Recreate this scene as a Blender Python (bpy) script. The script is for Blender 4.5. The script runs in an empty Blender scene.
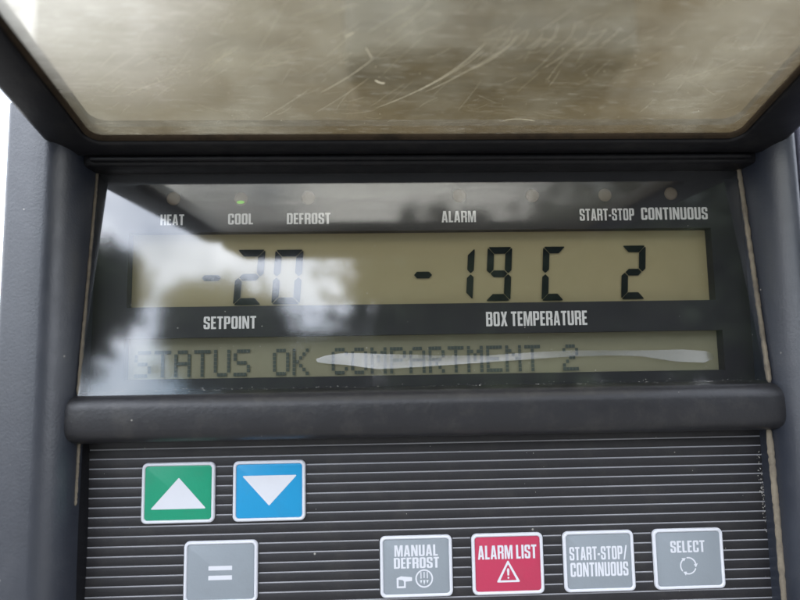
import bpy, bmesh, math, random
from mathutils import Vector, Matrix
from mathutils.geometry import tessellate_polygon
R = math.radians
MM = 0.001
rnd = random.Random(7)
SC = bpy.context.scene
COL = SC.collection

# ------------------------------------------------------------------ camera
PITCH, YAW, ROLL, FPX, DIST = R(5.83), R(1.923), R(-0.939), 593.0, 150.0
def cam_axes():
    cp, sp, cy, sy, cr, sr = math.cos(PITCH), math.sin(PITCH), math.cos(YAW), math.sin(YAW), math.cos(ROLL), math.sin(ROLL)
    rr = Matrix(((cr, -sr, 0), (sr, cr, 0), (0, 0, 1)))
    rp = Matrix(((1, 0, 0), (0, cp, sp), (0, -sp, cp)))
    ry = Matrix(((cy, 0, sy), (0, 1, 0), (-sy, 0, cy)))
    m = ry @ rp @ rr                                   # (x right, y up, z forward) -> (X, Z, Y)
    return [Vector((m[0][i], m[2][i], m[1][i])) for i in range(3)]
ax_r, ax_u, ax_f = cam_axes()
cam_d = bpy.data.cameras.new('camera'); cam = bpy.data.objects.new('camera', cam_d); COL.objects.link(cam)
cam.matrix_world = Matrix(((ax_r.x, ax_u.x, -ax_f.x, 0), (ax_r.y, ax_u.y, -ax_f.y, -DIST*MM), (ax_r.z, ax_u.z, -ax_f.z, 0), (0, 0, 0, 1)))
cam_d.sensor_width = 36; cam_d.lens = 36*FPX/800
cam_d.clip_start = 0.004; cam_d.clip_end = 2000
cam_d.dof.use_dof = True; cam_d.dof.focus_distance = 0.150; cam_d.dof.aperture_fstop = 9.0
SC.camera = cam

# ------------------------------------------------------------------ world, sun, exposure
SUN_EL, SUN_ROT = R(48), R(-60)
w = bpy.data.worlds.new('World'); SC.world = w; w.use_nodes = True
nt = w.node_tree; nt.nodes.clear()
def N(t, kind, **kw):
    n = t.nodes.new(kind)
    for k, v in kw.items():
        if k.startswith('i_'): n.inputs[int(k[2:])].default_value = v
        else: setattr(n, k, v)
    return n
out = N(nt, 'ShaderNodeOutputWorld'); bg = N(nt, 'ShaderNodeBackground'); bg.inputs[1].default_value = 0.13
sky = N(nt, 'ShaderNodeTexSky', sky_type='NISHITA', sun_disc=False, sun_elevation=SUN_EL, sun_rotation=SUN_ROT)
tc = N(nt, 'ShaderNodeTexCoord')
no = N(nt, 'ShaderNodeTexNoise'); no.inputs['Scale'].default_value = 2.6; no.inputs['Detail'].default_value = 6; no.inputs['Roughness'].default_value = 0.55
cr = N(nt, 'ShaderNodeValToRGB'); cr.color_ramp.elements[0].position = 0.36; cr.color_ramp.elements[1].position = 0.56
mx = N(nt, 'ShaderNodeMixRGB'); mx.inputs[2].default_value = (15.6, 16.4, 18.0, 1)
nt.links.new(tc.outputs['Generated'], no.inputs['Vector']); nt.links.new(no.outputs['Fac'], cr.inputs[0])
# thin bright cloud behind the viewer's left shoulder
dp = N(nt, 'ShaderNodeVectorMath', operation='DOT_PRODUCT'); dp.inputs[1].default_value = Vector((-0.36, -0.84, 0.42)).normalized()
lb = N(nt, 'ShaderNodeMapRange', interpolation_type='SMOOTHSTEP'); lb.inputs[1].default_value = 0.72; lb.inputs[2].default_value = 0.99; lb.inputs[3].default_value = 1.0; lb.inputs[4].default_value = 1.8
vm = N(nt, 'ShaderNodeVectorMath', operation='SCALE')
nt.links.new(tc.outputs['Generated'], dp.inputs[0]); nt.links.new(dp.outputs['Value'], lb.inputs[0])
nt.links.new(cr.outputs[0], mx.inputs[0]); nt.links.new(sky.outputs[0], mx.inputs[1])
nt.links.new(mx.outputs[0], vm.inputs[0]); nt.links.new(lb.outputs[0], vm.inputs['Scale']); nt.links.new(vm.outputs[0], bg.inputs[0]); nt.links.new(bg.outputs[0], out.inputs[0])
sd = bpy.data.lights.new('sun', 'SUN'); sd.energy = 1.2; sd.angle = R(12); sd.color = (1, 0.95, 0.87)
sun = bpy.data.objects.new('sun', sd); COL.objects.link(sun)
sdir = Vector((math.sin(SUN_ROT)*math.cos(SUN_EL), math.cos(SUN_ROT)*math.cos(SUN_EL), math.sin(SUN_EL)))
sun.rotation_euler = sdir.to_track_quat('Z', 'Y').to_euler()
SC.view_settings.view_transform = 'Standard'; SC.view_settings.look = 'None'; SC.view_settings.gamma = 1
SC.view_settings.exposure = 0.88
SC.render.engine = 'CYCLES'
SC.cycles.max_bounces = 10; SC.cycles.transparent_max_bounces = 16; SC.cycles.glossy_bounces = 6

# ------------------------------------------------------------------ helpers
def at(u, v, Y):                                        # point of the real depth plane Y (mm) seen at (u, v)
    d = ax_r*(u-400) + ax_u*(300-v) + ax_f*FPX
    k = (DIST+Y)/d.y
    return Vector((d.x*k, Y, d.z*k))
def mesh_obj(name, verts, faces, mat, parent=None, smooth=None, loc=None):
    me = bpy.data.meshes.new(name)
    me.from_pydata([Vector(v)*MM for v in verts], [], faces)
    bm = bmesh.new(); bm.from_mesh(me); bmesh.ops.recalc_face_normals(bm, faces=bm.faces) if smooth != 'flat' else None
    bm.to_mesh(me); bm.free()
    return link(name, me, mat, parent, smooth)
def link(name, me, mat, parent=None, smooth=None):
    for m in (mat if isinstance(mat, (list, tuple)) else [mat]): me.materials.append(m)
    if isinstance(smooth, (int, float)):
        me.shade_smooth(); me.set_sharp_from_angle(angle=R(smooth))
    o = bpy.data.objects.new(name, me); COL.objects.link(o)
    if parent: o.parent = parent
    return o
def bm_obj(name, bm, mat, parent=None, smooth=40):
    bmesh.ops.recalc_face_normals(bm, faces=bm.faces)
    me = bpy.data.meshes.new(name); bm.to_mesh(me); bm.free()
    for v in me.vertices: v.co *= MM
    return link(name, me, mat, parent, smooth)
def tag(o, label=None, cat=None, group=None, kind=None):
    if label: o['label'] = label
    if cat: o['category'] = cat
    if group: o['group'] = group
    if kind: o['kind'] = kind
def empty(name, loc=(0, 0, 0)):
    o = bpy.data.objects.new(name, None); COL.objects.link(o); o.location = loc; o.empty_display_size = 0.02
    return o
def round_poly(pts, n=5):
    """pts: (x, y[, r]) -> list of 2D points with rounded corners"""
    res = []; L = len(pts)
    for i, p in enumerate(pts):
        r = p[2] if len(p) > 2 else 0
        c = Vector(p[:2])
        if r <= 0: res.append(c); continue
        a = Vector(pts[i-1][:2]) - c; b = Vector(pts[(i+1) % L][:2]) - c
        la, lb = a.length, b.length; a.normalize(); b.normalize()
        ang = a.angle(b); t = min(r/math.tan(ang/2), la*0.499, lb*0.499); r = t*math.tan(ang/2)
        cen = c + (a+b).normalized()*(r/math.sin(ang/2))
        p0 = c+a*t-cen; p1 = c+b*t-cen
        a0 = math.atan2(p0.y, p0.x); d = math.atan2(p1.y, p1.x)-a0
        while d > math.pi: d -= 2*math.pi
        while d < -math.pi: d += 2*math.pi
        for k in range(n+1):
            res.append(cen+Vector((math.cos(a0+d*k/n), math.sin(a0+d*k/n)))*r)
    return res
def rrect(x0, z0, x1, z1, r, n=5):
    return round_poly([(x0, z0, r), (x1, z0, r), (x1, z1, r), (x0, z1, r)], n)
class Flat:
    """printed flat shapes lying in a plane Y = const"""
    def __init__(s): s.v = []; s.f = []
    def loops(s, loops, Y, fn=lambda p: p):
        vs = [Vector((p[0], p[1], 0)) for l in loops for p in l]
        tri = tessellate_polygon([[Vector((p[0], p[1], 0)) for p in l] for l in loops])
        b = len(s.v)
        for p in vs:
            q = fn(p); s.v.append((q[0], Y, q[1]))
        for t in tri:
            a, c, d = (vs[i] for i in t)
            if abs((c-a).cross(d-a).z) < 1e-9: continue
            # face towards -Y: in (x,z) counter-clockwise seen from -Y
            s.f.append(tuple(b+i for i in (t if (c-a).cross(d-a).z > 0 else t[::-1])))
    def rect(s, x0, z0, x1, z1, Y): s.loops([[(x0, z0), (x1, z0), (x1, z1), (x0, z1)]], Y)
    def build(s, name, mat, parent): return mesh_obj(name, s.v, s.f, mat, parent, 'flat')
def box_bm(bm, x0, x1, y0, y1, z0, z1, bev=0, seg=3):
    vs = [bm.verts.new((x, y, z)) for x in (x0, x1) for y in (y0, y1) for z in (z0, z1)]
    fs = [bm.faces.new([vs[i] for i in q]) for q in ((0, 1, 3, 2), (4, 6, 7, 5), (0, 4, 5, 1), (2, 3, 7, 6), (0, 2, 6, 4), (1, 5, 7, 3))]
    if bev:
        es = list({e for f in fs for e in f.edges})
        bmesh.ops.bevel(bm, geom=es, offset=bev, segments=seg, affect='EDGES', profile=0.5)
def ring_prism(bm, outer, inner, prof_o, prof_i, fn):
    """closed ring between two equal-length loops; fn(x, s, h) -> 3D.  prof: list of (inset, h)"""
    def loop(lp, inset, h, sign):
        n = len(lp); res = []
        for i in range(n):
            t = (Vector(lp[(i+1) % n])-Vector(lp[i-1])).normalized()
            nn = Vector((t.y, -t.x))*sign
            p = Vector(lp[i])-nn*inset
            res.append(bm.verts.new(fn(p.x, p.y, h)))
        return res
    rings = [loop(outer, a, h, 1) for a, h in prof_o] + [loop(inner, a, h, -1) for a, h in reversed(prof_i)]
    n = len(outer)
    for a, b in zip(rings, rings[1:]+rings[:1]):
        for i in range(n): bm.faces.new((a[i], a[(i+1) % n], b[(i+1) % n], b[i]))

# ------------------------------------------------------------------ materials
def new_mat(name):
    m = bpy.data.materials.new(name); m.use_nodes = True
    t = m.node_tree; t.nodes.clear()
    return m, t, N(t, 'ShaderNodeOutputMaterial')
def noise(t, scale, detail=3, rough=0.5, stretch=None, obj=True):
    c = N(t, 'ShaderNodeTexCoord'); n = N(t, 'ShaderNodeTexNoise')
    n.inputs['Scale'].default_value = scale; n.inputs['Detail'].default_value = detail; n.inputs['Roughness'].default_value = rough
    if stretch:
        mp = N(t, 'ShaderNodeMapping'); mp.inputs['Scale'].default_value = stretch[0]
        if len(stretch) > 1: mp.inputs['Rotation'].default_value = stretch[1]
        t.links.new(c.outputs['Object'], mp.inputs[0]); t.links.new(mp.outputs[0], n.inputs['Vector'])
    else: t.links.new(c.outputs['Object'], n.inputs['Vector'])
    return n.outputs['Fac']
def ramp(t, sock, p0, p1, c0=(0, 0, 0, 1), c1=(1, 1, 1, 1)):
    r = N(t, 'ShaderNodeValToRGB'); r.color_ramp.elements[0].position = p0; r.color_ramp.elements[1].position = p1
    r.color_ramp.elements[0].color = c0; r.color_ramp.elements[1].color = c1
    t.links.new(sock, r.inputs[0]); return r.outputs[0]
def mixc(t, fac, a, b):
    m = N(t, 'ShaderNodeMixRGB')
    for s, x in ((0, fac), (1, a), (2, b)):
        if isinstance(x, (int, float)): m.inputs[s].default_value = x
        elif isinstance(x, tuple): m.inputs[s].default_value = x if len(x) == 4 else (*x, 1)
        else: t.links.new(x, m.inputs[s])
    return m.outputs[0]
def math_n(t, op, a, b=None):
    m = N(t, 'ShaderNodeMath', operation=op)
    for s, x in ((0, a), (1, b)):
        if x is None: continue
        if isinstance(x, (int, float)): m.inputs[s].default_value = x
        else: t.links.new(x, m.inputs[s])
    return m.outputs[0]
def plastic(name, col, rough=0.45, var=0.15, dust=0.0, grain=0.0, grain_scale=900, spec=0.5, dustcol=(0.30, 0.27, 0.22), specks=0.0):
    m, t, o = new_mat(name)
    p = N(t, 'ShaderNodeBsdfPrincipled')
    n1 = noise(t, 60, 5, 0.6)
    c = mixc(t, n1, tuple(x*(1-var) for x in col), tuple(x*(1+var) for x in col))
    if dust:
        d = ramp(t, noise(t, 130, 6, 0.7), 0.50, 0.78)
        c = mixc(t, math_n(t, 'MULTIPLY', d, dust), c, dustcol)
    if specks:
        v = N(t, 'ShaderNodeTexVoronoi'); v.inputs['Scale'].default_value = 260
        cc = N(t, 'ShaderNodeTexCoord'); t.links.new(cc.outputs['Object'], v.inputs['Vector'])
        sp = ramp(t, v.outputs['Distance'], 0.055, 0.075, (1, 1, 1, 1), (0, 0, 0, 1))
        pick = ramp(t, noise(t, 90, 1), 0.60, 0.62)
        c = mixc(t, math_n(t, 'MULTIPLY', math_n(t, 'MULTIPLY', sp, pick), specks), c, (0.55, 0.52, 0.46))
    t.links.new(c, p.inputs['Base Color'])
    rr = math_n(t, 'ADD', math_n(t, 'MULTIPLY', noise(t, 220, 4, 0.6), 0.22), rough-0.11)
    t.links.new(rr, p.inputs['Roughness']); p.inputs['Specular IOR Level'].default_value = spec
    if grain:
        b = N(t, 'ShaderNodeBump'); b.inputs['Strength'].default_value = grain; b.inputs['Distance'].default_value = 0.0003
        t.links.new(noise(t, grain_scale, 3, 0.6), b.inputs['Height']); t.links.new(b.outputs[0], p.inputs['Normal'])
    t.links.new(p.outputs[0], o.inputs[0])
    return m
def schlick(t, f0, scale=1.0):
    g = N(t, 'ShaderNodeLayerWeight'); g.inputs[0].default_value = 0.5
    return math_n(t, 'ADD', math_n(t, 'MULTIPLY', math_n(t, 'POWER', g.outputs['Facing'], 5), (1-f0)*scale), f0)
def clear(name, f0, rough, dust=0.0, tint=(1, 1, 1)):
    m, t, o = new_mat(name)
    tr = N(t, 'ShaderNodeBsdfTransparent'); tr.inputs[0].default_value = (*tint, 1)
    gl = N(t, 'ShaderNodeBsdfGlossy'); gl.inputs['Roughness'].default_value = rough
    base = tr.outputs[0]
    if dust:
        df = N(t, 'ShaderNodeBsdfDiffuse'); df.inputs[0].default_value = (0.55, 0.52, 0.46, 1)
        ms = N(t, 'ShaderNodeMixShader')
        film = ramp(t, noise(t, 45, 5, 0.65), 0.40, 0.85)
        smear = ramp(t, noise(t, 500, 4, 0.7), 0.66, 0.74)
        f = math_n(t, 'ADD', math_n(t, 'MULTIPLY', film, dust), math_n(t, 'MULTIPLY', smear, dust*0.8))
        t.links.new(f, ms.inputs[0]); t.links.new(base, ms.inputs[1]); t.links.new(df.outputs[0], ms.inputs[2]); base = ms.outputs[0]
    ms = N(t, 'ShaderNodeMixShader'); t.links.new(schlick(t, f0), ms.inputs[0]); t.links.new(base, ms.inputs[1]); t.links.new(gl.outputs[0], ms.inputs[2])
    t.links.new(ms.outputs[0], o.inputs[0])
    return m
def lens_material():
    m, t, o = new_mat('scuffed_yellowed_polycarbonate')
    streak = noise(t, 40, 6, 0.65, ((1, 4.5, 4.5), (0, 0, R(8))))
    cloud = noise(t, 26, 5, 0.6)
    fine = noise(t, 260, 5, 0.7, ((1, 6, 6), (0, 0, R(-20))))
    wv = N(t, 'ShaderNodeTexWave', wave_type='RINGS'); wv.inputs['Scale'].default_value = 55; wv.inputs['Distortion'].default_value = 9; wv.inputs['Detail'].default_value = 4; wv.inputs['Detail Scale'].default_value = 2.5
    cc = N(t, 'ShaderNodeTexCoord'); mp = N(t, 'ShaderNodeMapping'); mp.inputs['Location'].default_value = (0.03, 0.06, 0); t.links.new(cc.outputs['Object'], mp.inputs[0]); t.links.new(mp.outputs[0], wv.inputs['Vector'])
    # dust film paler and denser at the outer left corner, painting bright sky glow
    vd = N(t, 'ShaderNodeVectorMath', operation='DISTANCE'); vd.inputs[1].default_value = (-0.066, -0.070, 0.066); t.links.new(cc.outputs['Object'], vd.inputs[0])
    dust = math_n(t, 'ADD', vd.outputs['Value'], math_n(t, 'MULTIPLY', math_n(t, 'SUBTRACT', cloud, 0.5), 0.05))
    dust = ramp(t, dust, 0.014, 0.050, (1, 1, 1, 1), (0, 0, 0, 1))
    corner_glow = dust
    col = mixc(t, ramp(t, cloud, 0.40, 0.64), (0.15, 0.118, 0.062), (0.31, 0.285, 0.205))
    col = mixc(t, math_n(t, 'MULTIPLY', ramp(t, fine, 0.55, 0.75), 0.5), col, (0.36, 0.35, 0.30))
    col = mixc(t, corner_glow, col, (0.64, 0.62, 0.55))  # corner whitened to paint the brightness seen through the sheet
    tl = N(t, 'ShaderNodeBsdfTranslucent'); df = N(t, 'ShaderNodeBsdfDiffuse')
    t.links.new(col, tl.inputs[0]); t.links.new(col, df.inputs[0])
    td = N(t, 'ShaderNodeMixShader'); td.inputs[0].default_value = 0.30
    t.links.new(tl.outputs[0], td.inputs[1]); t.links.new(df.outputs[0], td.inputs[2])
    tr = N(t, 'ShaderNodeBsdfRefraction') ; tr.inputs['IOR'].default_value = 1.0; tr.inputs['Roughness'].default_value = 0.0
    tp = N(t, 'ShaderNodeBsdfTransparent'); tp.inputs[0].default_value = (0.92, 0.87, 0.74, 1)
    hz = N(t, 'ShaderNodeMixShader')
    smear = math_n(t, 'MULTIPLY', ramp(t, streak, 0.30, 0.75), 0.22)
    smear = math_n(t, 'ADD', smear, math_n(t, 'MULTIPLY', math_n(t, 'MULTIPLY', wv.outputs['Fac'], ramp(t, cloud, 0.5, 0.7)), 0.10))
    smear = math_n(t, 'ADD', smear, math_n(t, 'MULTIPLY', ramp(t, fine, 0.50, 0.75), 0.20))
    hf = math_n(t, 'ADD', math_n(t, 'ADD', smear, math_n(t, 'MULTIPLY', dust, 0.55)), 0.30)  # corner mask also thickens the haze for the painted glow
    t.links.new(hf, hz.inputs[0]); t.links.new(tp.outputs[0], hz.inputs[1]); t.links.new(td.outputs[0], hz.inputs[2])
    gl = N(t, 'ShaderNodeBsdfGlossy')
    t.links.new(math_n(t, 'ADD', math_n(t, 'MULTIPLY', ramp(t, fine, 0.4, 0.7), 0.16), 0.06), gl.inputs['Roughness'])
    bp = N(t, 'ShaderNodeBump'); bp.inputs['Strength'].default_value = 0.25; bp.inputs['Distance'].default_value = 0.0002
    t.links.new(fine, bp.inputs['Height']); t.links.new(bp.outputs[0], gl.inputs['Normal'])
    ms = N(t, 'ShaderNodeMixShader'); t.links.new(schlick(t, 0.06, 1.0), ms.inputs[0]); t.links.new(hz.outputs[0], ms.inputs[1]); t.links.new(gl.outputs[0], ms.inputs[2])
    t.links.new(ms.outputs[0], o.inputs[0]); t.nodes.remove(tr)
    return m
M = {}
M['housing'] = plastic('grained_charcoal_plastic', (0.016, 0.020, 0.031), 0.40, 0.16, 0.14, 0.20, 1700, dustcol=(0.10, 0.10, 0.105), spec=1.0, specks=0.5)
M['bar'] = plastic('satin_black_plastic', (0.016, 0.016, 0.0185), 0.40, 0.14, 0.08, 0.24, 1000, specks=0.6)
M['rim'] = plastic('black_cover_plastic', (0.006, 0.006, 0.0075), 0.45, 0.15, 0.03, 0.2, 1200, spec=0.25)
M['board'] = plastic('black_display_mask', (0.016, 0.017, 0.020), 0.6, 0.05, spec=0.3)
M['keypad'] = plastic('black_membrane', (0.0115, 0.011, 0.013), 0.55, 0.10, 0.05, 0.2, 2000, specks=0.5)
M['line'] = plastic('pale_grey_print', (0.28, 0.28, 0.30), 0.5, 0.15, 0.25, dustcol=(0.12, 0.12, 0.12))
M['lcd'] = plastic('olive_lcd', (0.30, 0.262, 0.148), 0.5, 0.04, spec=0.2)
M['lcd2'] = plastic('green_olive_lcd', (0.22, 0.212, 0.140), 0.5, 0.04, spec=0.2)
M['segment'] = plastic('dark_segment', (0.006, 0.010, 0.010), 0.6, 0.05, spec=0.1)
M['dot'] = plastic('dot_matrix_grey', (0.070, 0.085, 0.076), 0.6, 0.10, spec=0.1)
M['print'] = plastic('white_print', (0.62, 0.62, 0.60), 0.6, 0.06)
M['border'] = plastic('white_button_edge', (0.62, 0.63, 0.67), 0.4, 0.05, 0.10, dustcol=(0.4, 0.38, 0.35))
M['grey'] = plastic('grey_button', (0.245, 0.275, 0.300), 0.42, 0.04, 0.12, 0.12, 1500, dustcol=(0.12, 0.11, 0.10))
M['green'] = plastic('green_button', (0.006, 0.28, 0.15), 0.42, 0.04, 0.12, 0.12, 1500, dustcol=(0.12, 0.11, 0.10))
M['blue'] = plastic('blue_button', (0.006, 0.27, 0.53), 0.42, 0.04, 0.12, 0.12, 1500, dustcol=(0.12, 0.11, 0.10))
M['red'] = plastic('red_button', (0.45, 0.034, 0.085), 0.42, 0.04, 0.12, 0.12, 1500, dustcol=(0.12, 0.11, 0.10))
M['sealant'] = plastic('tan_sealant', (0.19, 0.162, 0.122), 0.8, 0.5, 0.9, 0.6, 900, dustcol=(0.07, 0.06, 0.05), spec=0.2)
M['edge'] = plastic('dirty_brown_lens_edge', (0.030, 0.021, 0.013), 0.8, 0.7, 0.9, 0.8, 500, spec=0.12, dustcol=(0.004, 0.004, 0.004))
M['led'] = plastic('unlit_led', (0.150, 0.125, 0.095), 0.5, 0.1, spec=0.2)
M['glass'] = clear('window_glass', 0.16, 0.055, 0.016)
M['film'] = clear('glare_gloss', 0.105, 0.13)  # clear gloss for the added glare facet
M['lens'] = lens_material()
m, t, o = new_mat('pale_scratch'); ms = N(t, 'ShaderNodeMixShader'); ms.inputs[0].default_value = 0.6
d_ = N(t, 'ShaderNodeBsdfDiffuse'); l_ = N(t, 'ShaderNodeBsdfTranslucent'); d_.inputs[0].default_value = (0.7, 0.66, 0.54, 1); l_.inputs[0].default_value = (0.5, 0.48, 0.40, 1)
t.links.new(d_.outputs[0], ms.inputs[1]); t.links.new(l_.outputs[0], ms.inputs[2]); t.links.new(ms.outputs[0], o.inputs[0]); M['scratch'] = m
M['dust'] = plastic('dust_fleck', (0.5, 0.48, 0.44), 0.9, 0.2)
M['panel'] = plastic('lavender_grey_panel', (0.13, 0.13, 0.17), 0.5, 0.08, 0.1, 0.2, 900)
M['wall'] = plastic('pale_wall_paint', (0.115, 0.104, 0.080), 0.6, 0.20)
M['tan'] = plastic('dull_tan_paint', (0.066, 0.050, 0.028), 0.6, 0.4)
M['unit'] = plastic('dull_grey_paint', (0.050, 0.052, 0.048), 0.6, 0.4)
m, t, o = new_mat('green_led_lit'); e = N(t, 'ShaderNodeEmission'); e.inputs[0].default_value = (0.35, 1, 0.10, 1); e.inputs[1].default_value = 0.26
t.links.new(e.outputs[0], o.inputs[0]); M['led_on'] = m
def leaf_mat():
    m, t, o = new_mat('leaf'); p = N(t, 'ShaderNodeBsdfPrincipled')
    t.links.new(mixc(t, noise(t, 1.5, 3), (0.03, 0.05, 0.02), (0.07, 0.10, 0.04)), p.inputs['Base Color']); p.inputs['Roughness'].default_value = 0.6
    t.links.new(p.outputs[0], o.inputs[0]); return m
M['leaf'] = leaf_mat()
M['bark'] = plastic('bark', (0.09, 0.07, 0.05), 0.9, 0.3)
m, t, o = new_mat('gravel_ground'); p = N(t, 'ShaderNodeBsdfPrincipled'); p.inputs['Roughness'].default_value = 0.9
t.links.new(mixc(t, noise(t, 14, 8, 0.7), (0.10, 0.095, 0.085), (0.24, 0.23, 0.21)), p.inputs['Base Color']); t.links.new(p.outputs[0], o.inputs[0]); M['ground'] = m

# ------------------------------------------------------------------ setting: ground, wall behind, trees that mirror in the glass
GZ = -1500.0
g = mesh_obj('ground', [(-9e5, -9e5, GZ), (9e5, -9e5, GZ), (9e5, 9e5, GZ), (-9e5, 9e5, GZ)], [(0, 1, 2, 3)], M['ground']); tag(g, kind='structure')

def make_tree(seed, low, spread, leaves):
    rr = random.Random(seed)
    root = empty('broadleaf_tree')
    bm = bmesh.new()
    def limb(a, b, r0, r1):
        a, b = Vector(a), Vector(b); d = (b-a).normalized(); s = d.orthogonal().normalized(); q = d.cross(s)
        v = [[bm.verts.new(p+(s*math.cos(k*math.pi/4)+q*math.sin(k*math.pi/4))*r) for k in range(8)] for p, r in ((a, r0), (b, r1))]
        for k in range(8): bm.faces.new((v[0][k], v[0][(k+1) % 8], v[1][(k+1) % 8], v[1][k]))
    limb((0, 0, 0), (60, 30, 2400), 150, 100); limb((60, 30, 2350), (-80, 20, 4600), 100, 40)
    tips = []
    for k in range(11):
        a = k*2.4+rr.uniform(-.3, .3); z0 = rr.uniform(low, 3900); l = rr.uniform(.6, 1)*spread
        e = (math.cos(a)*l, math.sin(a)*l, z0+rr.uniform(300, 700)); limb((20, 20, z0), e, 55, 18); tips.append(Vector(e))
    bm_obj('trunk', bm, M['bark'], root)
    tips += [Vector((-80, 20, 4700)), Vector((0, 0, 3800)), Vector((200, 100, 4200)), Vector((0, 0, low+500))]
    vs, fs = [], []
    for c in tips:
        for k in range(leaves):
            p = c+Vector((rr.gauss(0, 1)*spread*.3, rr.gauss(0, 1)*spread*.3, rr.gauss(0, 1)*300))
            a = Vector((rr.gauss(0, 1), rr.gauss(0, 1), rr.gauss(0, 1))).normalized()*rr.uniform(90, 190)
            b = a.orthogonal().normalized()*rr.uniform(60, 120); i = len(vs)
            vs += [p-a, p+b, p+a, p-b]; fs.append((i, i+1, i+2, i+3))
    mesh_obj('crown', vs, fs, M['leaf'], root, 'flat')
    return root
def copy_tree(o):
    c = o.copy(); COL.objects.link(c)
    for ch in o.children:
        k = ch.copy(); COL.objects.link(k); k.parent = c
    return c
protos = [make_tree(3, 4200, 800, 260), make_tree(11, 1200, 1500, 420)]
used = [False, False]
# azimuth (deg), top elevation (deg), distance (m), width scale, kind (0 tall bare trunk, 1 bushy)
TREES = [(-31.5, 22, 12, 0.9, 0), (-26.5, 22.5, 13, 0.5, 0), (-17.6, 19, 12, 0.5, 0), (-12.0, 18.6, 13, 0.6, 1), (7.6, 26, 12, 0.72, 1), (13.5, 24, 13, 0.8, 1),
         (20, 26, 11, 1.0, 1), (31, 24, 11, 1.2, 1), (42, 22, 11, 1.2, 1), (-45, 22, 12, 1.0, 0), (-4.0, 14.5, 14, 0.8, 1)]
WHERE = ['short leafy tree far to the left, mirrored at the left edge of the window glass', 'narrow leafy tree mirrored left of the upper screen',
         'slim leafy tree mirrored over the minus sign of the setpoint digits', 'low leafy tree mirrored just left of the bright gap in the upper screen',
         'leafy tree mirrored right of the bright gap in the upper screen', 'leafy tree mirrored over the box temperature digits',
         'tall leafy tree mirrored over the right end of the upper screen', 'tallest wide leafy tree mirrored at the right edge of the window glass',
         'wide leafy tree standing far off to the right of the window', 'wide bare stemmed tree standing far off to the left of the window', 'low bush-like tree mirrored below the bright gap in the upper screen']
for i, (az, el, dist, ws, k) in enumerate(TREES):
    o = protos[k] if not used[k] else copy_tree(protos[k]); used[k] = True
    h = math.tan(R(el))*dist+1.5; s = h/5.3
    o.location = (math.tan(R(az))*dist, -dist, GZ*MM); o.scale = (ws*s*1.25, ws*s*1.25, s); o.rotation_euler = (0, 0, i*1.7)
    tag(o, WHERE[i], 'tree', 'trees mirrored in the window glass')

# the big body of the vehicle, seen blurred through the cover's clear sheet
bm = bmesh.new(); box_bm(bm, -530, 20, 730, 790, -700, 1500, 12)
o = bm_obj('vehicle_wall', bm, M['wall']); tag(o, 'pale cream wall behind the left half of the scuffed cover sheet', 'wall')
bm = bmesh.new(); box_bm(bm, -40, 2400, 650, 720, -700, 1500, 12)
o = bm_obj('vehicle_wall', bm, M['tan']); tag(o, 'dull tan wall behind the right half of the scuffed cover sheet', 'wall')
bm = bmesh.new(); box_bm(bm, -41, 330, 540, 640, 372, 900, 16); box_bm(bm, 60, 150, 520, 545, 452, 700, 10)
o = bm_obj('grey_housing', bm, M['unit']); tag(o, 'grey housing on the tan wall, seen blurred through the top of the cover sheet', 'housing')

# ------------------------------------------------------------------ the controller
ROOT = empty('refrigeration_control_panel', (0, 0, -80*MM))
tag(ROOT, 'black control panel with raised clear cover, two olive screens and six coloured buttons', 'control panel')
ROOT_OFF = Vector((0, 0, 80*MM))
XL, XR = -71.8, 95.6                                    # opening of the frame
def part(o):                                            # meshes are made in panel coordinates; root sits lower
    o.location = ROOT_OFF; return o
def rail(name, prof, z0, z1, parent):
    bm = bmesh.new(); n = len(prof)
    zs = [z0+(z1-z0)*k/24 for k in range(25)]
    rows = []
    for z in zs: rows.append([bm.verts.new((x, y, z)) for x, y in prof])
    for a, b in zip(rows, rows[1:]):
        for i in range(n): bm.faces.new((a[i], a[(i+1) % n], b[(i+1) % n], b[i]))
    bm.faces.new(rows[0][::-1]); bm.faces.new(rows[-1])
    return part(bm_obj(name, bm, M['housing'], parent, 50))
def arc(cx, cy, r, a0, a1, n=7): return [(cx+r*math.cos(R(a0+(a1-a0)*k/n)), cy+r*math.sin(R(a0+(a1-a0)*k/n))) for k in range(n+1)]
left = [(XL, 6), (XL, -3.4)] + [(-77.6+5.7*math.cos(R(q)), -3.8-10.2*math.sin(R(q))) for q in range(4, 91, 5)] + [(-80.5, -13.9), (-85.2, -13.0)] + arc(-85.4, -11.0, 2.0, -105, -180, 6) + [(-87.4, 30), (-74, 30)]
rail('side_rail', left, -95, 62.0, ROOT)
right = [(XR, 6), (XR, -3.4)] + [(100.6-4.9*math.cos(R(q)), -3.8-10.0*math.sin(R(q))) for q in range(4, 91, 5)] + [(101.3, -13.6), (101.9, -12.9), (101.9, 30), (98, 30)]
rail('side_rail', right, -95, 58.5, ROOT)
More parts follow.
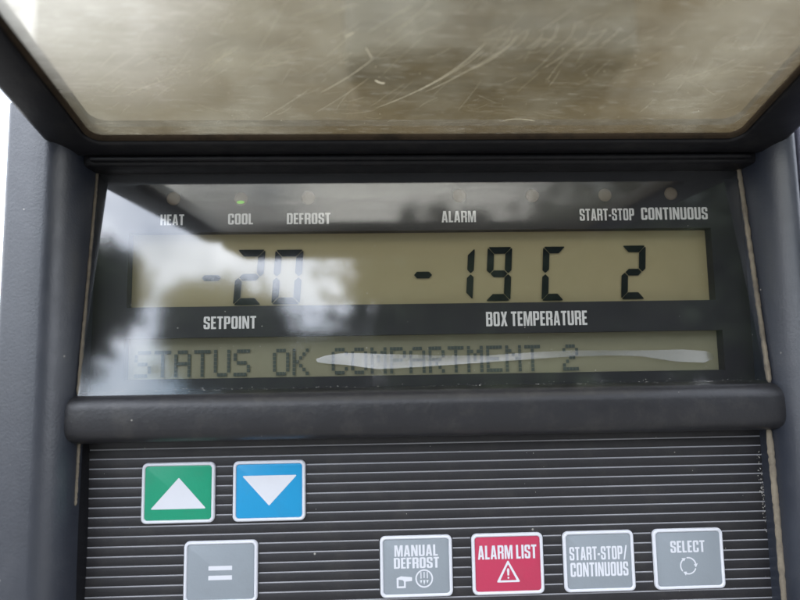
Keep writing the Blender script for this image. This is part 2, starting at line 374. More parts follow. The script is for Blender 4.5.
# cross bar with rounded ends, between the window and the keypad
def crossbar(x0, x1, z0, z1, yb, yf, name):
    bm = bmesh.new(); n = 20
    zc, hz = (z0+z1)/2, (z1-z0)/2
    prof = []
    for k in range(n+1):
        a = math.pi*k/n
        c, s = math.cos(a), math.sin(a)
        prof.append((zc+hz*math.copysign(abs(c)**0.55, c), yb+(yf-yb)*abs(s)**0.5))
    xs = [x0+1.8*(1-math.cos(math.pi/2*k/6)) for k in range(7)] + [x0+1.8+(x1-x0-3.6)*k/30 for k in range(1, 30)] + [x1-1.8*(1-math.cos(math.pi/2*(6-k)/6)) for k in range(7)]
    rows = []
    for x in xs:
        d = min(x-x0, x1-x); f = math.sqrt(max(0, 1-(1-min(d/1.8, 1))**2)); f = 0.72+0.28*f
        rows.append([bm.verts.new((x, yb+(y-yb)*f, zc+(z-zc)*(0.86+0.14*(f-0.72)/0.28))) for z, y in prof])
    for a, b in zip(rows, rows[1:]):
        for i in range(n): bm.faces.new((a[i], a[i+1], b[i+1], b[i]))
        bm.faces.new((a[n], a[0], b[0], b[n]))
    bm.faces.new(rows[0][::-1]); bm.faces.new(rows[-1])
    return part(bm_obj(name, bm, M['bar'], ROOT, 60))
crossbar(-75.6, 99.4, -18.6, -6.4, 2.5, -9.4, 'cross_bar')
bm = bmesh.new(); box_bm(bm, XL-1, XR+1, -6.6, 8, 48.6, 58, 0.9); box_bm(bm, XL+1.5, XR-1.5, -8.2, -6.4, 49.4, 50.6, 0.5)
part(bm_obj('top_rail', bm, M['rim'], ROOT))

# sealant along the edge of the glass and of the keypad
def strip(pts, w, name='sealant_strip'):
    bm = bmesh.new(); rows = []; n = 70
    P = [Vector(p) for p in pts]
    for k in range(n+1):
        f = k/n*(len(P)-1); i = min(int(f), len(P)-2); c = P[i].lerp(P[i+1], f-i)
        ww = w*(0.82+0.36*rnd.random())*(0.45 if k in (0, n) else 1)
        off = rnd.uniform(-0.05, 0.05)
        rows.append([bm.verts.new((c.x+off+ww/2*math.cos(a), c.y-0.45*ww*math.sin(a), c.z)) for a in [math.pi*j/6 for j in range(7)]])
    for a, b in zip(rows, rows[1:]):
        for i in range(6): bm.faces.new((a[i], a[i+1], b[i+1], b[i]))
        bm.faces.new((a[6], a[0], b[0], b[6]))
    bm.faces.new(rows[0][::-1]); bm.faces.new(rows[-1])
    return part(bm_obj(name, bm, M['sealant'], ROOT, 60))
strip([(XL+0.2, -0.6, 49), (XL+0.25, -6.2, -6.8)], 0.85)
strip([(XR-0.5, -0.6, 49.6), (XR-0.5, -6.2, -6.8)], 1.3)
strip([(XL+0.1, -4.6, -18.2), (XL-0.1, -4.8, -32.5)], 0.8)
strip([(XR-0.5, -4.6, -18), (XR-0.2, -4.8, -40), (XR, -4.8, -80)], 1.6)
# gaskets: dark step between the sealant and the keypad
def gasket(x0, x1, wav):
    bm = bmesh.new(); rows = []
    for k in range(31):
        z = -18-62*k/30; d = wav*math.sin(math.pi*min(1, k/22))
        rows.append([bm.verts.new(p) for p in ((x0, 3, z), (x0, -4.4, z), (x1+d, -0.9, z), (x1+d, 3, z))])
    for a, b in zip(rows, rows[1:]):
        for i in range(4): bm.faces.new((a[i], a[(i+1) % 4], b[(i+1) % 4], b[i]))
    bm.faces.new(rows[0][::-1]); bm.faces.new(rows[-1])
    return part(bm_obj('gasket', bm, M['rim'], ROOT, 30))
gasket(XL-0.4, XL+0.3, 0.5); gasket(XR+0.4, XR+0.9, -0.5)

# ---------------- display board, screens and printing
UP = (-63.5, 14.3, 86.8, 33.3); LO = (-63.8, -3.7, 88.0, 6.5)
bm = bmesh.new()
xs = [XL-2, UP[0], LO[0], LO[2], UP[2], XR+2]
def slab(x0, x1, z0, z1): box_bm(bm, x0, x1, 0, 2.9, z0, z1)
slab(XL-2, XR+2, UP[3], 52); slab(XL-2, XR+2, LO[3], UP[1]); slab(XL-2, XR+2, -14, LO[1])
for a in (UP, LO): slab(XL-2, a[0], a[1], a[3]); slab(a[2], XR+2, a[1], a[3])
bmesh.ops.remove_doubles(bm, verts=bm.verts, dist=1e-4)
seen = {}
for f in list(bm.faces):                                # drop inner faces shared by butting slabs
    key = tuple(round(x, 3) for x in f.calc_center_median()); seen.setdefault(key, []).append(f)
bmesh.ops.delete(bm, geom=[f for l in seen.values() if len(l) > 1 for f in l], context='FACES')
BOARD = part(bm_obj('display_board', bm, M['board'], ROOT, 30))
def screen(r, mat):
    bm = bmesh.new(); box_bm(bm, r[0]-2, r[2]+2, 3.0, 5.0, r[1]-1.4, r[3]+1.4)
    return part(bm_obj('lcd_screen', bm, mat, ROOT, 30))
S1 = screen(UP, M['lcd']); S1['label'] = 'tall upper screen with large digits'
S2 = screen(LO, M['lcd2']); S2['label'] = 'low lower screen with a line of dot text'

# condensed block lettering: polygons per glyph, cap height 1
s, b, r = 0.185, 0.135, 0.13
G = {
 'A': (0.54, [[(0, 0), (0.155, 1), (0.385, 1), (0.54, 0), (0.36, 0), (0.335, 0.19), (0.205, 0.19), (0.18, 0)], [(0.222, 0.32), (0.318, 0.32), (0.27, 0.74)]]),
 'B': (0.52, [[(0, 0), (0.52, 0, r), (0.52, 0.50, .1), (0.46, 0.525), (0.52, 0.55, .1), (0.52, 1, r), (0, 1)], [(s, b), (0.335, b, .05), (0.335, 0.46, .05), (s, 0.46)], [(s, 0.585), (0.335, 0.585, .05), (0.335, 1-b, .05), (s, 1-b)]]),
 'C': (0.51, [[(0.51, 0.63), (0.51, 1, r), (0, 1, r), (0, 0, r), (0.51, 0, r), (0.51, 0.38), (0.325, 0.38), (0.325, b, .05), (s, b, .05), (s, 1-b, .05), (0.325, 1-b, .05), (0.325, 0.63)]]),
 'D': (0.51, [[(0, 0), (0.51, 0, .15), (0.51, 1, .15), (0, 1)], [(s, b), (0.325, b, .05), (0.325, 1-b, .05), (s, 1-b)]]),
 'E': (0.40, [[(0, 0), (0.40, 0), (0.40, b+.01), (s, b+.01), (s, 0.44), (0.36, 0.44), (0.36, 0.575), (s, 0.575), (s, 0.99-b), (0.40, 0.99-b), (0.40, 1), (0, 1)]]),
 'F': (0.39, [[(0, 0), (s, 0), (s, 0.42), (0.35, 0.42), (0.35, 0.56), (s, 0.56), (s, 0.99-b), (0.39, 0.99-b), (0.39, 1), (0, 1)]]),
 'H': (0.52, [[(0, 0), (s, 0), (s, 0.43), (0.335, 0.43), (0.335, 0), (0.52, 0), (0.52, 1), (0.335, 1), (0.335, 0.58), (s, 0.58), (s, 1), (0, 1)]]),
 'I': (s, [[(0, 0), (s, 0), (s, 1), (0, 1)]]),
 'L': (0.39, [[(0, 0), (0.39, 0), (0.39, b+.01), (s, b+.01), (s, 1), (0, 1)]]),
 'M': (0.70, [[(0, 0), (0.16, 0), (0.16, 0.72), (0.275, 0), (0.425, 0), (0.54, 0.72), (0.54, 0), (0.70, 0), (0.70, 1), (0.47, 1), (0.35, 0.38), (0.23, 1), (0, 1)]]),
 'N': (0.55, [[(0, 0), (0.17, 0), (0.17, 0.60), (0.355, 0), (0.55, 0), (0.55, 1), (0.38, 1), (0.38, 0.42), (0.205, 1), (0, 1)]]),
 'O': (0.51, [[(0, 0, r), (0.51, 0, r), (0.51, 1, r), (0, 1, r)], [(s, b, .05), (0.325, b, .05), (0.325, 1-b, .05), (s, 1-b, .05)]]),
 'P': (0.50, [[(0, 0), (s, 0), (s, 0.38), (0.50, 0.38, r), (0.50, 1, r), (0, 1)], [(s, 0.51), (0.32, 0.51, .05), (0.32, 1-b, .05), (s, 1-b)]]),
 'R': (0.52, [[(0, 0), (s, 0), (s, 0.42), (0.335, 0.42, .04), (0.335, 0), (0.52, 0), (0.52, 0.44, .08), (0.44, 0.485), (0.52, 0.53, .08), (0.52, 1, r), (0, 1)], [(s, 0.55), (0.335, 0.55, .05), (0.335, 1-b, .05), (s, 1-b)]]),
 'S': (0.50, [[(0.50, 0.66), (0.50, 1, r), (0, 1, r), (0, 0.53, .1), (0.32, 0.38, .04), (0.32, b, .05), (0.18, b, .05), (0.18, 0.34), (0, 0.34), (0, 0, r), (0.50, 0, r), (0.50, 0.47, .1), (0.18, 0.62, .04), (0.18, 1-b, .05), (0.32, 1-b, .05), (0.32, 0.66)]]),
 'T': (0.46, [[(0.1375, 0), (0.3225, 0), (0.3225, 0.99-b), (0.46, 0.99-b), (0.46, 1), (0, 1), (0, 0.99-b), (0.1375, 0.99-b)]]),
 'U': (0.51, [[(0, 0, r), (0.51, 0, r), (0.51, 1), (0.325, 1), (0.325, b, .05), (s, b, .05), (s, 1), (0, 1)]]),
 'X': (0.54, [[(0, 0), (0.19, 0), (0.27, 0.30), (0.35, 0), (0.54, 0), (0.375, 0.51), (0.53, 1), (0.345, 1), (0.27, 0.71), (0.195, 1), (0.01, 1), (0.165, 0.51)]]),
 '-': (0.24, [[(0, 0.34), (0.24, 0.34), (0.24, 0.49), (0, 0.49)]]),
 '/': (0.40, [[(0, -0.04), (0.14, -0.04), (0.40, 1.04), (0.26, 1.04)]]),
 ' ': (0.14, []),
}
def text_into(fl, txt, x0, x1, z0, z1, Y, gap=0.085):
    wd = sum(G[c][0] for c in txt)+gap*(len(txt)-1)
    k = (x1-x0)/wd; h = z1-z0; x = 0
    for c in txt:
        cw, loops = G[c]
        if loops:
            fl.loops([round_poly(l, 3) for l in loops], Y, lambda p, x=x: (x0+(x+p[0])*k, z0+p[1]*h))
        x += cw+gap
def legend(txt, u0, u1, v0, v1):
    p0 = at(u0, v1, -0.04); p1 = at(u1, v1, -0.04); q0 = at((u0+u1)/2, v0, -0.04); qb = at((u0+u1)/2, (v1), -0.04)
    fl = Flat(); text_into(fl, txt, p0.x, p1.x, qb.z+0.2, q0.z, -0.04)
    fl.build('printed_legend', M['print'], BOARD)
for a in (('HEAT', 160.3, 184, 214.5, 226), ('COOL', 228, 253, 213.6, 225.2), ('DEFROST', 286.8, 330.4, 213, 224.8), ('ALARM', 441.8, 476, 210.9, 223.0),
          ('START-STOP', 580, 634.5, 208.6, 221.2), ('CONTINUOUS', 641.5, 708, 207.4, 220.3), ('SETPOINT', 203.5, 256, 316.3, 329.6), ('BOX TEMPERATURE', 486.3, 587.4, 311.2, 326.4)):
    legend(*a)
for i, (u, v) in enumerate(((173.5, 198.5), (241, 199), (308.5, 198), (459.5, 195.5), (532.5, 195.5), (605, 195), (671, 193.5))):
    c = at(u, v, -0.1); bm = bmesh.new()
    n = 24; rows = []
    for rad, y in ((1.75, 0.3), (1.75, -0.05), (1.3, -0.32), (0.6, -0.45)):
        rows.append([bm.verts.new((c.x+rad*math.cos(2*math.pi*k/n), y, c.z+rad*math.sin(2*math.pi*k/n))) for k in range(n)])
    for a, b2 in zip(rows, rows[1:]):
        for k in range(n): bm.faces.new((a[k], a[(k+1) % n], b2[(k+1) % n], b2[k]))
    bm.faces.new(rows[-1]); bm.faces.new(rows[0][::-1])
    l = bm_obj('indicator_light', bm, M['led'], BOARD, 60)
    if i == 1:
        fl = Flat(); fl.loops([[(c.x+1.0*math.cos(a), c.z-0.95+0.42*math.sin(a)) for a in [2*math.pi*k/18 for k in range(18)]]], -0.5)
        g2 = fl.build('glow_spot', M['led_on'], BOARD); l['label'] = 'lit green indicator above COOL'
# seven segment digits
def digit(segs, u0, u1, v0, v1, name='digit'):
    Y = 2.7
    a = at((u0+u1)/2, v1, Y); c = at((u0+u1)/2, v0, Y); z0, z1 = a.z, c.z
    lft = at(u0, (v0+v1)/2, Y).x; rgt = at(u1, (v0+v1)/2, Y).x
    sh = 0.06*(z1-z0); lft += sh*0.5; rgt -= sh*0.5
    wd, h, t, gp = rgt-lft, z1-z0, 1.8, 0.12
    sl = lambda p: (p[0]+lft+sh*((p[1]/h)-0.5)*2*0.6, p[1]+z0)
    m_ = h/2; S = {
     'a': [(gp, h), (wd-gp, h), (wd-t, h-t), (t, h-t)], 'd': [(gp, 0), (t, t), (wd-t, t), (wd-gp, 0)],
     'f': [(0, h-gp), (t-.05, h-t-gp), (t-.05, m_+t*.6), (t*.45, m_+gp), (0, m_+t*.5)], 'e': [(0, gp), (0, m_-t*.5), (t*.45, m_-gp), (t-.05, m_-t*.6), (t-.05, t+gp)],
     'b': [(wd, h-gp), (wd, m_+t*.5), (wd-t*.45, m_+gp), (wd-t+.05, m_+t*.6), (wd-t+.05, h-t-gp)], 'c': [(wd, gp), (wd-t+.05, t+gp), (wd-t+.05, m_-t*.6), (wd-t*.45, m_-gp), (wd, m_-t*.5)],
     'g': [(t*.5+gp, m_), (t+.1, m_+t*.5), (wd-t-.1, m_+t*.5), (wd-t*.5-gp, m_), (wd-t-.1, m_-t*.5), (t+.1, m_-t*.5)]}
    fl = Flat()
    for q in segs: fl.loops([[(p[0], p[1]) for p in round_poly([(x, y, 0.16) for x, y in S[q]], 2)]], Y, sl)
    fl.build(name, M['segment'], S1)
def minus(u0, u1, v0, v1):
    a = at(u0, v1, 2.7); c = at(u1, v0, 2.7); h = (c.z-a.z)/2; m_ = (a.z+c.z)/2
    fl = Flat(); fl.loops([[(a.x, m_), (a.x+h*.9, a.z), (c.x-h*.9, a.z), (c.x, m_), (c.x-h*.9, c.z), (a.x+h*.9, c.z)]], 2.7); fl.build('minus_sign', M['segment'], S1)
minus(201.7, 221, 275, 281); digit('abged', 233.5, 265, 249.7, 305); digit('abcdef', 271.7, 303.3, 249.7, 304.3)
minus(414, 432, 271.5, 278.5); digit('bc', 447, 475.3, 248, 300); digit('abcdfg', 485, 512.9, 247, 300.8); digit('adef', 540.7, 566.5, 246.6, 300.5); digit('abged', 620, 647, 245.5, 299)
# dot matrix line
F5 = {'S': '01110 10001 10000 01110 00001 10001 01110', 'T': '11111 00100 00100 00100 00100 00100 00100', 'A': '01110 10001 10001 11111 10001 10001 10001',
 'U': '10001 10001 10001 10001 10001 10001 01110', 'O': '01110 10001 10001 10001 10001 10001 01110', 'K': '10001 10010 10100 11000 10100 10010 10001',
 'C': '01110 10001 10000 10000 10000 10001 01110', 'M': '10001 11011 10101 10101 10001 10001 10001', 'P': '11110 10001 10001 11110 10000 10000 10000',
 'R': '11110 10001 10001 11110 10100 10010 10001', 'E': '11111 10000 10000 11110 10000 10000 11111', 'N': '10001 11001 10101 10011 10001 10001 10001', '2': '01110 10001 00001 00110 01000 10000 11111'}
F5['S'] = '01111 10000 10000 01110 00001 00001 11110'
xa, xb = at(134.3, 362, 2.7).x, at(562.5, 355, 2.7).x; pit = (xb-xa)/22; cz0, cz1 = at(300, 375.3, 2.7).z, at(300, 348.4, 2.7).z
dx, dz = pit*0.84/5, (cz1-cz0)/7
for i, ch in enumerate('STATUS OK COMPARTMENT 2'):
    if ch == ' ': continue
    fl = Flat()
    for rw, bits in enumerate(F5[ch].split()):
        for cc, bt in enumerate(bits):
            if bt == '1':
                x = xa+i*pit+cc*dx; z = cz1-(rw+1)*dz; fl.rect(x+.03, z+.05, x+dx-.03, z+dz-.05, 2.7)
    fl.build('screen_letter', M['dot'], S2)
# facet added over the lower screen, shaped as the glare streak it mirrors
top = [(316, 359.5), (326, 356), (344, 353.5), (380, 354.5), (435, 356), (489, 356), (530, 353), (570, 351), (610, 351), (648, 351), (682, 350), (705, 351.5), (714, 355)]
bot = [(317, 361.5), (328, 363), (344, 364), (378, 368.5), (411, 367), (489, 361.5), (530, 358.6), (570, 356), (610, 354.8), (640, 355.5), (675, 361), (703, 362), (714, 357.5)]
vs, fs = [], []; n = len(top)
for (u, v), (u2, v2) in zip(top, bot):
    a = at(u, v-0.6, 2.3); c = at(u2, v2+0.6, 2.3); hgt = a.z-c.z; y = 3.45; m_ = 8
    for j in range(m_+1):
        f = j/m_
        vs.append((a.x+(c.x-a.x)*f, 2.5-hgt*((0.225+0.07*max(0, min(1, (u-560)/90)))*f+0.022*f*f), a.z-hgt*f))
    vs.append((c.x, 2.65, c.z-0.05))
m_ += 2
for i in range(n-1):
    for j in range(m_): fs.append((m_*i+j, m_*i+(j+1) % m_, m_*i+m_+(j+1) % m_, m_*i+m_+j))
fs += [tuple(range(m_)), tuple(m_*(n-1)+j for j in reversed(range(m_)))]
mesh_obj('glare_facet', vs, fs, M['film'], S2, 35)
# window glass, leaning back at the top
zt, zb, yt, yb = 49.0, -7.5, -0.8, -6.7
gv = [(XL+0.4, yt, zt), (XR-0.4, yt, zt), (XR-0.4, yb, zb), (XL+0.4, yb, zb)]
nn = Vector((0, math.cos(math.atan2(yt-yb, zt-zb)), -math.sin(math.atan2(yt-yb, zt-zb))))
# a sheet of clear plastic with thickness: front, bevelled edge and back
GL = part(mesh_obj('window_glass', gv, [(3, 2, 1, 0)], M['glass'], ROOT, 'flat'))

vs, fs = [], []
for k in range(46):
    x, z = rnd.uniform(XL+2, XR-2), rnd.triangular(zb+1, zt-4, zb+8); y = yb+(yt-yb)*(z-zb)/(zt-zb)-0.06; sz = rnd.choice((.05, .07, .07, .11)); i0 = len(vs)
    for j in range(6): vs.append((x+math.cos(j*math.pi/3)*sz*rnd.uniform(.6, 1.3), y, z+math.sin(j*math.pi/3)*sz))
    fs.append(tuple(range(i0, i0+6)))
for k in range(150):                                    # grit packed along the foot of the glass
    x = rnd.uniform(XL+2, XR-2); z = zb+rnd.triangular(1.0, 2.1, 1.2); y = yb+(yt-yb)*(z-zb)/(zt-zb)-0.06; sz = rnd.uniform(.03, .09); i0 = len(vs)
    for j in range(5): vs.append((x+math.cos(j*1.2566)*sz*rnd.uniform(.8, 3), y, z+math.sin(j*1.2566)*sz*.7))
    fs.append(tuple(range(i0, i0+5)))
tag(mesh_obj('dust_flecks', vs, fs, M['dust'], GL, 'flat'), kind='stuff')

# ---------------- keypad
# each band between two lines is a shallow convex rib
bm = bmesh.new(); prof = [(-18.2, 3), (-18.2, 0)]
for k in range(28):
    for j in range(1, 8): f = j/8; prof.append((-18.2-(k+f)*2.3, -0.17*math.sin(math.pi*f)**0.8))
    prof.append((-18.2-(k+1)*2.3, 0))
prof.append((prof[-1][0], 3))
ra, rb = ([bm.verts.new((x, y, z)) for z, y in prof] for x in (XL-0.8, XR+2.4))
for i in range(len(prof)): bm.faces.new((ra[i], ra[(i+1) % len(prof)], rb[(i+1) % len(prof)], rb[i]))
bm.faces.new(ra[::-1]); bm.faces.new(rb)
KEY = part(bm_obj('keypad', bm, M['keypad'], ROOT, 30))
BW, BH = 17.55, 14.35
BTN = [('green', -58.3, -38.2), ('blue', -36.4, -38.2), ('grey', -47.85, -56.85), ('grey', -0.85, -56.85), ('red', 21.5, -56.85), ('grey', 44.0, -56.85), ('grey', 66.35, -56.85)]
vs, fs = [], []
for k in range(28):
    z = -20.5-2.3*k
    spans = [(XL+0.6, XR+1.6)]
    for _, x, z0 in BTN:
        if z0-0.35 < z < z0+BH+0.35:
            spans = [q for a_, b_ in spans for q in ((a_, min(b_, x-0.25)), (max(a_, x+BW+0.25), b_)) if q[1] > q[0]]
    for a_, b_ in spans:
        i = len(vs)
        for x in (a_, b_):
            for j in range(5):
                an = math.pi*j/4; vs.append((x, 0.04-0.19*math.sin(an), z+0.19*math.cos(an)))
        for j in range(4): fs.append((i+j, i+j+1, i+5+j+1, i+5+j))
        fs += [tuple(i+j for j in range(5)), tuple(i+9-j for j in range(5))]
mesh_obj('ribs', vs, fs, M['line'], KEY, 60)
vs, fs = [], []
for k in range(150):                                    # whitish rub mark near the right end, plus loose flecks
    if k < 125: z = rnd.triangular(-46, -23, -33); x = 94.9+(z+23)*-0.035+rnd.gauss(0, .45); sz = rnd.uniform(.04, .13)
    else: x = rnd.uniform(-70, 96); z = rnd.uniform(-62, -20); sz = rnd.uniform(.05, .09)
    i0 = len(vs)
    for j in range(5): vs.append((x+math.cos(j*1.2566)*sz*rnd.uniform(.5, 1.2), -0.19, z+math.sin(j*1.2566)*sz*rnd.uniform(.8, 2.2)))
    fs.append(tuple(range(i0, i0+5)))
tag(mesh_obj('dust_flecks', vs, fs, M['dust'], KEY, 'flat'), kind='stuff')
def bevel_slab(loop_x0, z0, x1, z1, rad, y_back, y_front, ins):
    bm = bmesh.new(); rows = []
    for inset, y in ((0, y_back), (0, y_front+ins*0.9), (ins*0.25, y_front+ins*0.35), (ins, y_front)):
        rows.append([bm.verts.new((p.x, y, p.y)) for p in rrect(loop_x0+inset, z0+inset, x1-inset, z1-inset, max(rad-inset*.6, .2), 6)])
    for a, c in zip(rows, rows[1:]):
        for i in range(len(a)): bm.faces.new((a[i], a[(i+1) % len(a)], c[(i+1) % len(a)], c[i]))
    bm.faces.new(rows[-1]); bm.faces.new(rows[0][::-1])
    return bm
def arc_band(fl, cx, cz, r0, r1, a0, a1, Y, n=14):
    o_ = [(cx+r1*math.cos(R(a0+(a1-a0)*k/n)), cz+r1*math.sin(R(a0+(a1-a0)*k/n))) for k in range(n+1)]
    i_ = [(cx+r0*math.cos(R(a0+(a1-a0)*k/n)), cz+r0*math.sin(R(a0+(a1-a0)*k/n))) for k in range(n+1)]
    fl.loops([o_+i_[::-1]], Y)
LBL = ['green button with white up triangle', 'blue button with white down triangle', 'grey button with equals sign', 'grey button reading MANUAL DEFROST', 'red button reading ALARM LIST', 'grey button reading START-STOP/ CONTINUOUS', 'grey button reading SELECT']
YF = -0.62                                              # button faces
for i, (c, x, z) in enumerate(BTN):
    B = part(bm_obj('button', bevel_slab(x+.75, z+.75, x+BW-.75, z+BH-.75, 0.8, 0.05, YF, 0.18), M[c], ROOT, 50)); B['label'] = LBL[i]
    bm = bmesh.new()
    fn = lambda px, pz, h: (px, -h, pz)
    ring_prism(bm, rrect(x, z, x+BW, z+BH, 1.3, 6), rrect(x+.78, z+.78, x+BW-.78, z+BH-.78, 0.75, 6), [(0, 0.02), (0, 0.5), (0.1, 0.78), (0.3, 0.92)], [(0, 0.02), (0, 0.62), (0.08, 0.8), (0.22, 0.92)], fn)
    bm_obj('border', bm, M['border'], B, 60)
    X = lambda f: x+BW*f
    Z = lambda f: z+BH*(1-f)
    Y = YF-0.03
    fl = Flat(); lg = Flat()
    if i == 0: fl.loops([round_poly([(X(.125), Z(.765), .15), (X(.885), Z(.765), .15), (X(.505), Z(.25), .15)], 3)], Y)
    if i == 1: fl.loops([round_poly([(X(.125), Z(.245), .15), (X(.5), Z(.745), .15), (X(.885), Z(.245), .15)], 3)], Y)
    if i == 2: fl.rect(X(.335), Z(.475), X(.655), Z(.405), Y); fl.rect(X(.335), Z(.63), X(.655), Z(.56), Y)
    if i == 3:
        text_into(lg, 'MANUAL', X(.20), X(.80), Z(.335), Z(.15), Y); text_into(lg, 'DEFROST', X(.19), X(.815), Z(.53), Z(.355), Y)
        px, pz = X(.225), Z(.845); k = BW*.2/1.0
        # pointing hand: outlined fist with a straight finger
        fl.loops([[(px, pz), (px+.62*k, pz), (px+.62*k, pz+.42*k), (px+1.06*k, pz+.45*k), (px+1.06*k, pz+.70*k), (px+.3*k, pz+.78*k), (px, pz+.66*k)],
                  [(px+.13*k, pz+.12*k), (px+.50*k, pz+.12*k), (px+.50*k, pz+.42*k), (px+.42*k, pz+.52*k), (px+.13*k, pz+.56*k)]], Y)
        cx, cz, rr_ = X(.605), Z(.70), BW*.122; arc_band(fl, cx, cz, rr_*.84, rr_, 0, 180, Y); arc_band(fl, cx, cz, rr_*.84, rr_, 180, 360, Y)
        for dx_ in (-.36, 0, .36):
            fl.rect(cx+dx_*rr_-.12, cz+(.0 if dx_ else .05)*rr_, cx+dx_*rr_+.12, cz+.70*rr_, Y)
            fl.loops([[(cx+dx_*rr_, cz-(.55 if dx_ else .72)*rr_), (cx+dx_*rr_+.28, cz-.18*rr_), (cx+dx_*rr_-.28, cz-.18*rr_)]], Y)
    if i == 4:
        text_into(lg, 'ALARM LIST', X(.085), X(.905), Z(.42), Z(.195), Y)
        cx = X(.50)
        fl.loops([round_poly([(X(.335), Z(.80), .2), (X(.665), Z(.80), .2), (cx, Z(.435), .2)], 3), round_poly([(X(.385), Z(.768), .1), (X(.615), Z(.768), .1), (cx, Z(.505), .1)], 3)], Y)
        fl.loops([[(cx-.19, Z(.69)), (cx+.19, Z(.69)), (cx+.3, Z(.605)), (cx+.17, Z(.575)), (cx-.17, Z(.575)), (cx-.3, Z(.605))]], Y); fl.loops([[(cx+.22*math.cos(a), Z(.728)+.22*math.sin(a)) for a in [math.pi*k/6 for k in range(12)]]], Y)
    if i == 5: text_into(lg, 'START-STOP/', X(.085), X(.90), Z(.475), Z(.255), Y); text_into(lg, 'CONTINUOUS', X(.09), X(.905), Z(.745), Z(.515), Y)
    if i == 6:
        text_into(lg, 'SELECT', X(.245), X(.735), Z(.395), Z(.20), Y)
        cx, cz, rr_ = X(.485), Z(.615), BW*.118
        for a0 in (100, 220, 340):
            arc_band(fl, cx, cz, rr_*.85, rr_, a0, a0-88, Y)
            a1 = R(a0-88); tip = R(a0-114); fl.loops([[(cx+rr_*.70*math.cos(a1), cz+rr_*.70*math.sin(a1)), (cx+rr_*1.18*math.cos(a1), cz+rr_*1.18*math.sin(a1)), (cx+rr_*.93*math.cos(tip), cz+rr_*.93*math.sin(tip))]], Y)
    if fl.f: fl.build('symbol', M['border'], B)
    if lg.f: lg.build('printed_legend', M['border'], B)

# ---------------- hinged cover, raised above the window
CA = R(14.4); CZ0 = 48.5
CX0, CX1, CS0, CS1 = -78.1, 100.3, 7.2, 118.0           # outer outline (s = distance from the panel plane along the cover)
def cv(x, sdist, h): return (x, -sdist*math.cos(CA)+h*math.sin(CA), CZ0+sdist*math.sin(CA)+h*math.cos(CA))
LX0, LX1, LS0, LS1 = -67.9, 88.2, 13.4, 102.0
bm = bmesh.new()
ring_prism(bm, rrect(CX0, CS0, CX1, CS1, 5.0, 6), rrect(LX0, LS0, LX1, LS1, 3.6, 6), [(0.5, 7.0), (0, 6.4), (0, 1.6), (0.5, 0.5), (1.6, 0.0)], [(0, 6.5), (0, 0.7), (0.2, 0.2), (0.6, 0.0)], lambda x, y, h: cv(x, y, h))
lipo = [(CX0+2, 0.6), (CX0+18, -7.6), (CX1-18, -7.6), (CX1-2, 0.6)]   # down-turned grip along the free edge
lp = round_poly([(x, h, 2.0) for x, h in lipo], 4)
rows = [[bm.verts.new(cv(p.x, sd_, p.y)) for p in lp] for sd_ in (112.5, 116.8)]
for i in range(len(lp)): bm.faces.new((rows[0][i], rows[0][(i+1) % len(lp)], rows[1][(i+1) % len(lp)], rows[1][i]))
bm.faces.new(rows[0]); bm.faces.new(rows[1][::-1])
COVER = part(bm_obj('cover', bm, M['rim'], ROOT, 50)); COVER['label'] = 'raised black framed cover with scuffed yellowed clear sheet'
# dirt-filled edge bead and clear sheet
bm = bmesh.new()
ring_prism(bm, rrect(LX0-.02, LS0-.02, LX1+.02, LS1+.02, 3.6, 6), rrect(LX0+1.0, LS0+1.0, LX1-1.0, LS1-1.0, 2.8, 6), [(0, 4.0), (0, 0.9), (0.3, 0.55)], [(0, 4.0), (0, 1.3), (0.2, 0.9)], lambda x, y, h: cv(x, y, h))
bm_obj('lens_edge', bm, M['edge'], COVER, 60)
bm = bmesh.new()
lp = rrect(LX0+0.7, LS0+0.7, LX1-0.7, LS1-0.7, 2.8, 6)
bm.faces.new([bm.verts.new(cv(p.x, p.y, 1.7)) for p in lp])
LENS = bm_obj('cover_sheet', bm, M['lens'], COVER, None)
# scratches and grit on the underside of the sheet
def on_cover(u, v, h):
    d = ax_r*(u-400) + ax_u*(300-v) + ax_f*FPX
    o_ = Vector((0, -DIST, 0)); nrm = Vector((0, math.sin(CA), math.cos(CA))); p0 = Vector(cv(0, 0, h))
    return o_+d*((p0-o_).dot(nrm)/d.dot(nrm))
vs, fs = [], []
def scratch(pts, w):
    P = [on_cover(u, v, 1.62) for u, v in pts]; i0 = len(vs)
    for k, p in enumerate(P):
        t_ = (P[min(k+1, len(P)-1)]-P[max(k-1, 0)]).normalized(); q = t_.cross(Vector((0, math.sin(CA), math.cos(CA))))*w*(0.25 if k in (0, len(P)-1) else 1)
        vs.extend([p-q, p+q])
    for k in range(len(P)-1): fs.append((i0+2*k, i0+2*k+1, i0+2*k+3, i0+2*k+2))
def curve(p0, p1, p2, n=10): return [tuple((1-f)**2*a+2*f*(1-f)*b_+f*f*c for a, b_, c in zip(p0, p1, p2)) for f in [k/n for k in range(n+1)]]
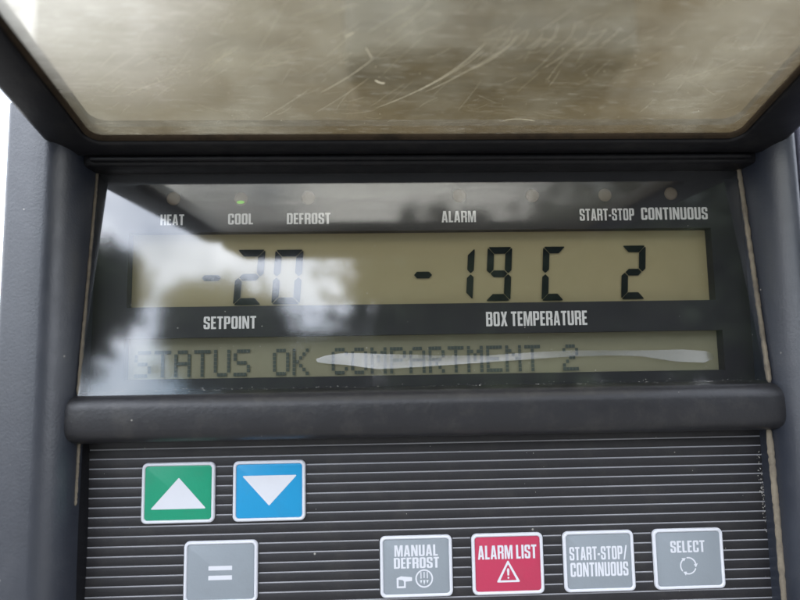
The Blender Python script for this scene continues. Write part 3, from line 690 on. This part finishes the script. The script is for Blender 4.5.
scratch(curve((376, 108), (450, 82), (486, 42)), .07); scratch(curve((395, 101), (455, 76), (484, 50)), .05); scratch(curve((425, 92), (470, 72), (505, 48)), .05)
scratch(curve((470, 70), (500, 58), (518, 36)), .06); scratch(curve((320, 93), (350, 78), (374, 58)), .06); scratch(curve((372, 58), (368, 52), (366, 48)), .08)
for k in range(9): x0 = 512+k*15+rnd.uniform(-3, 3); scratch(curve((x0-14, 50-k*.8), (x0+2, 42-k), (x0+3, 23+rnd.uniform(0, 9))), rnd.uniform(.012, .04))
for k in range(170):                                   # hairlines
    u, v = rnd.uniform(30, 790), rnd.triangular(3, 131, 70); l = rnd.triangular(4, 46, 10); a = rnd.gauss(-.5, .5); scratch(curve((u, v), (u+l*.5, min(v+l*.5*a+rnd.uniform(-4, 4), 133)), (u+l, min(v+l*a, 133)), 6), rnd.uniform(.008, .022))
for k in range(26):
    u, v = rnd.uniform(60, 780), rnd.uniform(10, 128); l = rnd.uniform(10, 55); a = rnd.uniform(-.9, -.1); scratch(curve((u, v), (u+l*.5, v+l*.5*a+rnd.uniform(-3, 3)), (u+l, v+l*a)), rnd.uniform(.015, .035))
scratch(curve((345, 37), (350, 34), (354, 33)), .14); scratch(curve((375, 80), (380, 84), (385, 83)), .22); scratch(curve((503, 121), (515, 117), (535, 121)), .10)
for k in range(60):
    u, v = rnd.uniform(110, 720), min(133, rnd.triangular(15, 133, 115)); sz = rnd.uniform(.05, .13); p = on_cover(u, v, 1.6); i0 = len(vs)
    for j in range(6): vs.append(p+Vector((math.cos(j*math.pi/3)*sz*rnd.uniform(.6, 1.3), -math.cos(CA)*math.sin(j*math.pi/3)*sz, math.sin(CA)*math.sin(j*math.pi/3)*sz)))
    fs.append(tuple(i0+j for j in range(6)))
tag(mesh_obj('scratches', vs, fs, M['scratch'], LENS, 'flat'), kind='stuff')

# ---------------- neighbouring body panel beyond the seam at the right
bm = bmesh.new(); box_bm(bm, 102.6, 190, -13.2, 40, -95, 60, 0.8)
o = bm_obj('body_panel', bm, M['panel']); tag(o, 'lavender grey body panel beyond the seam right of the control panel', 'body panel')
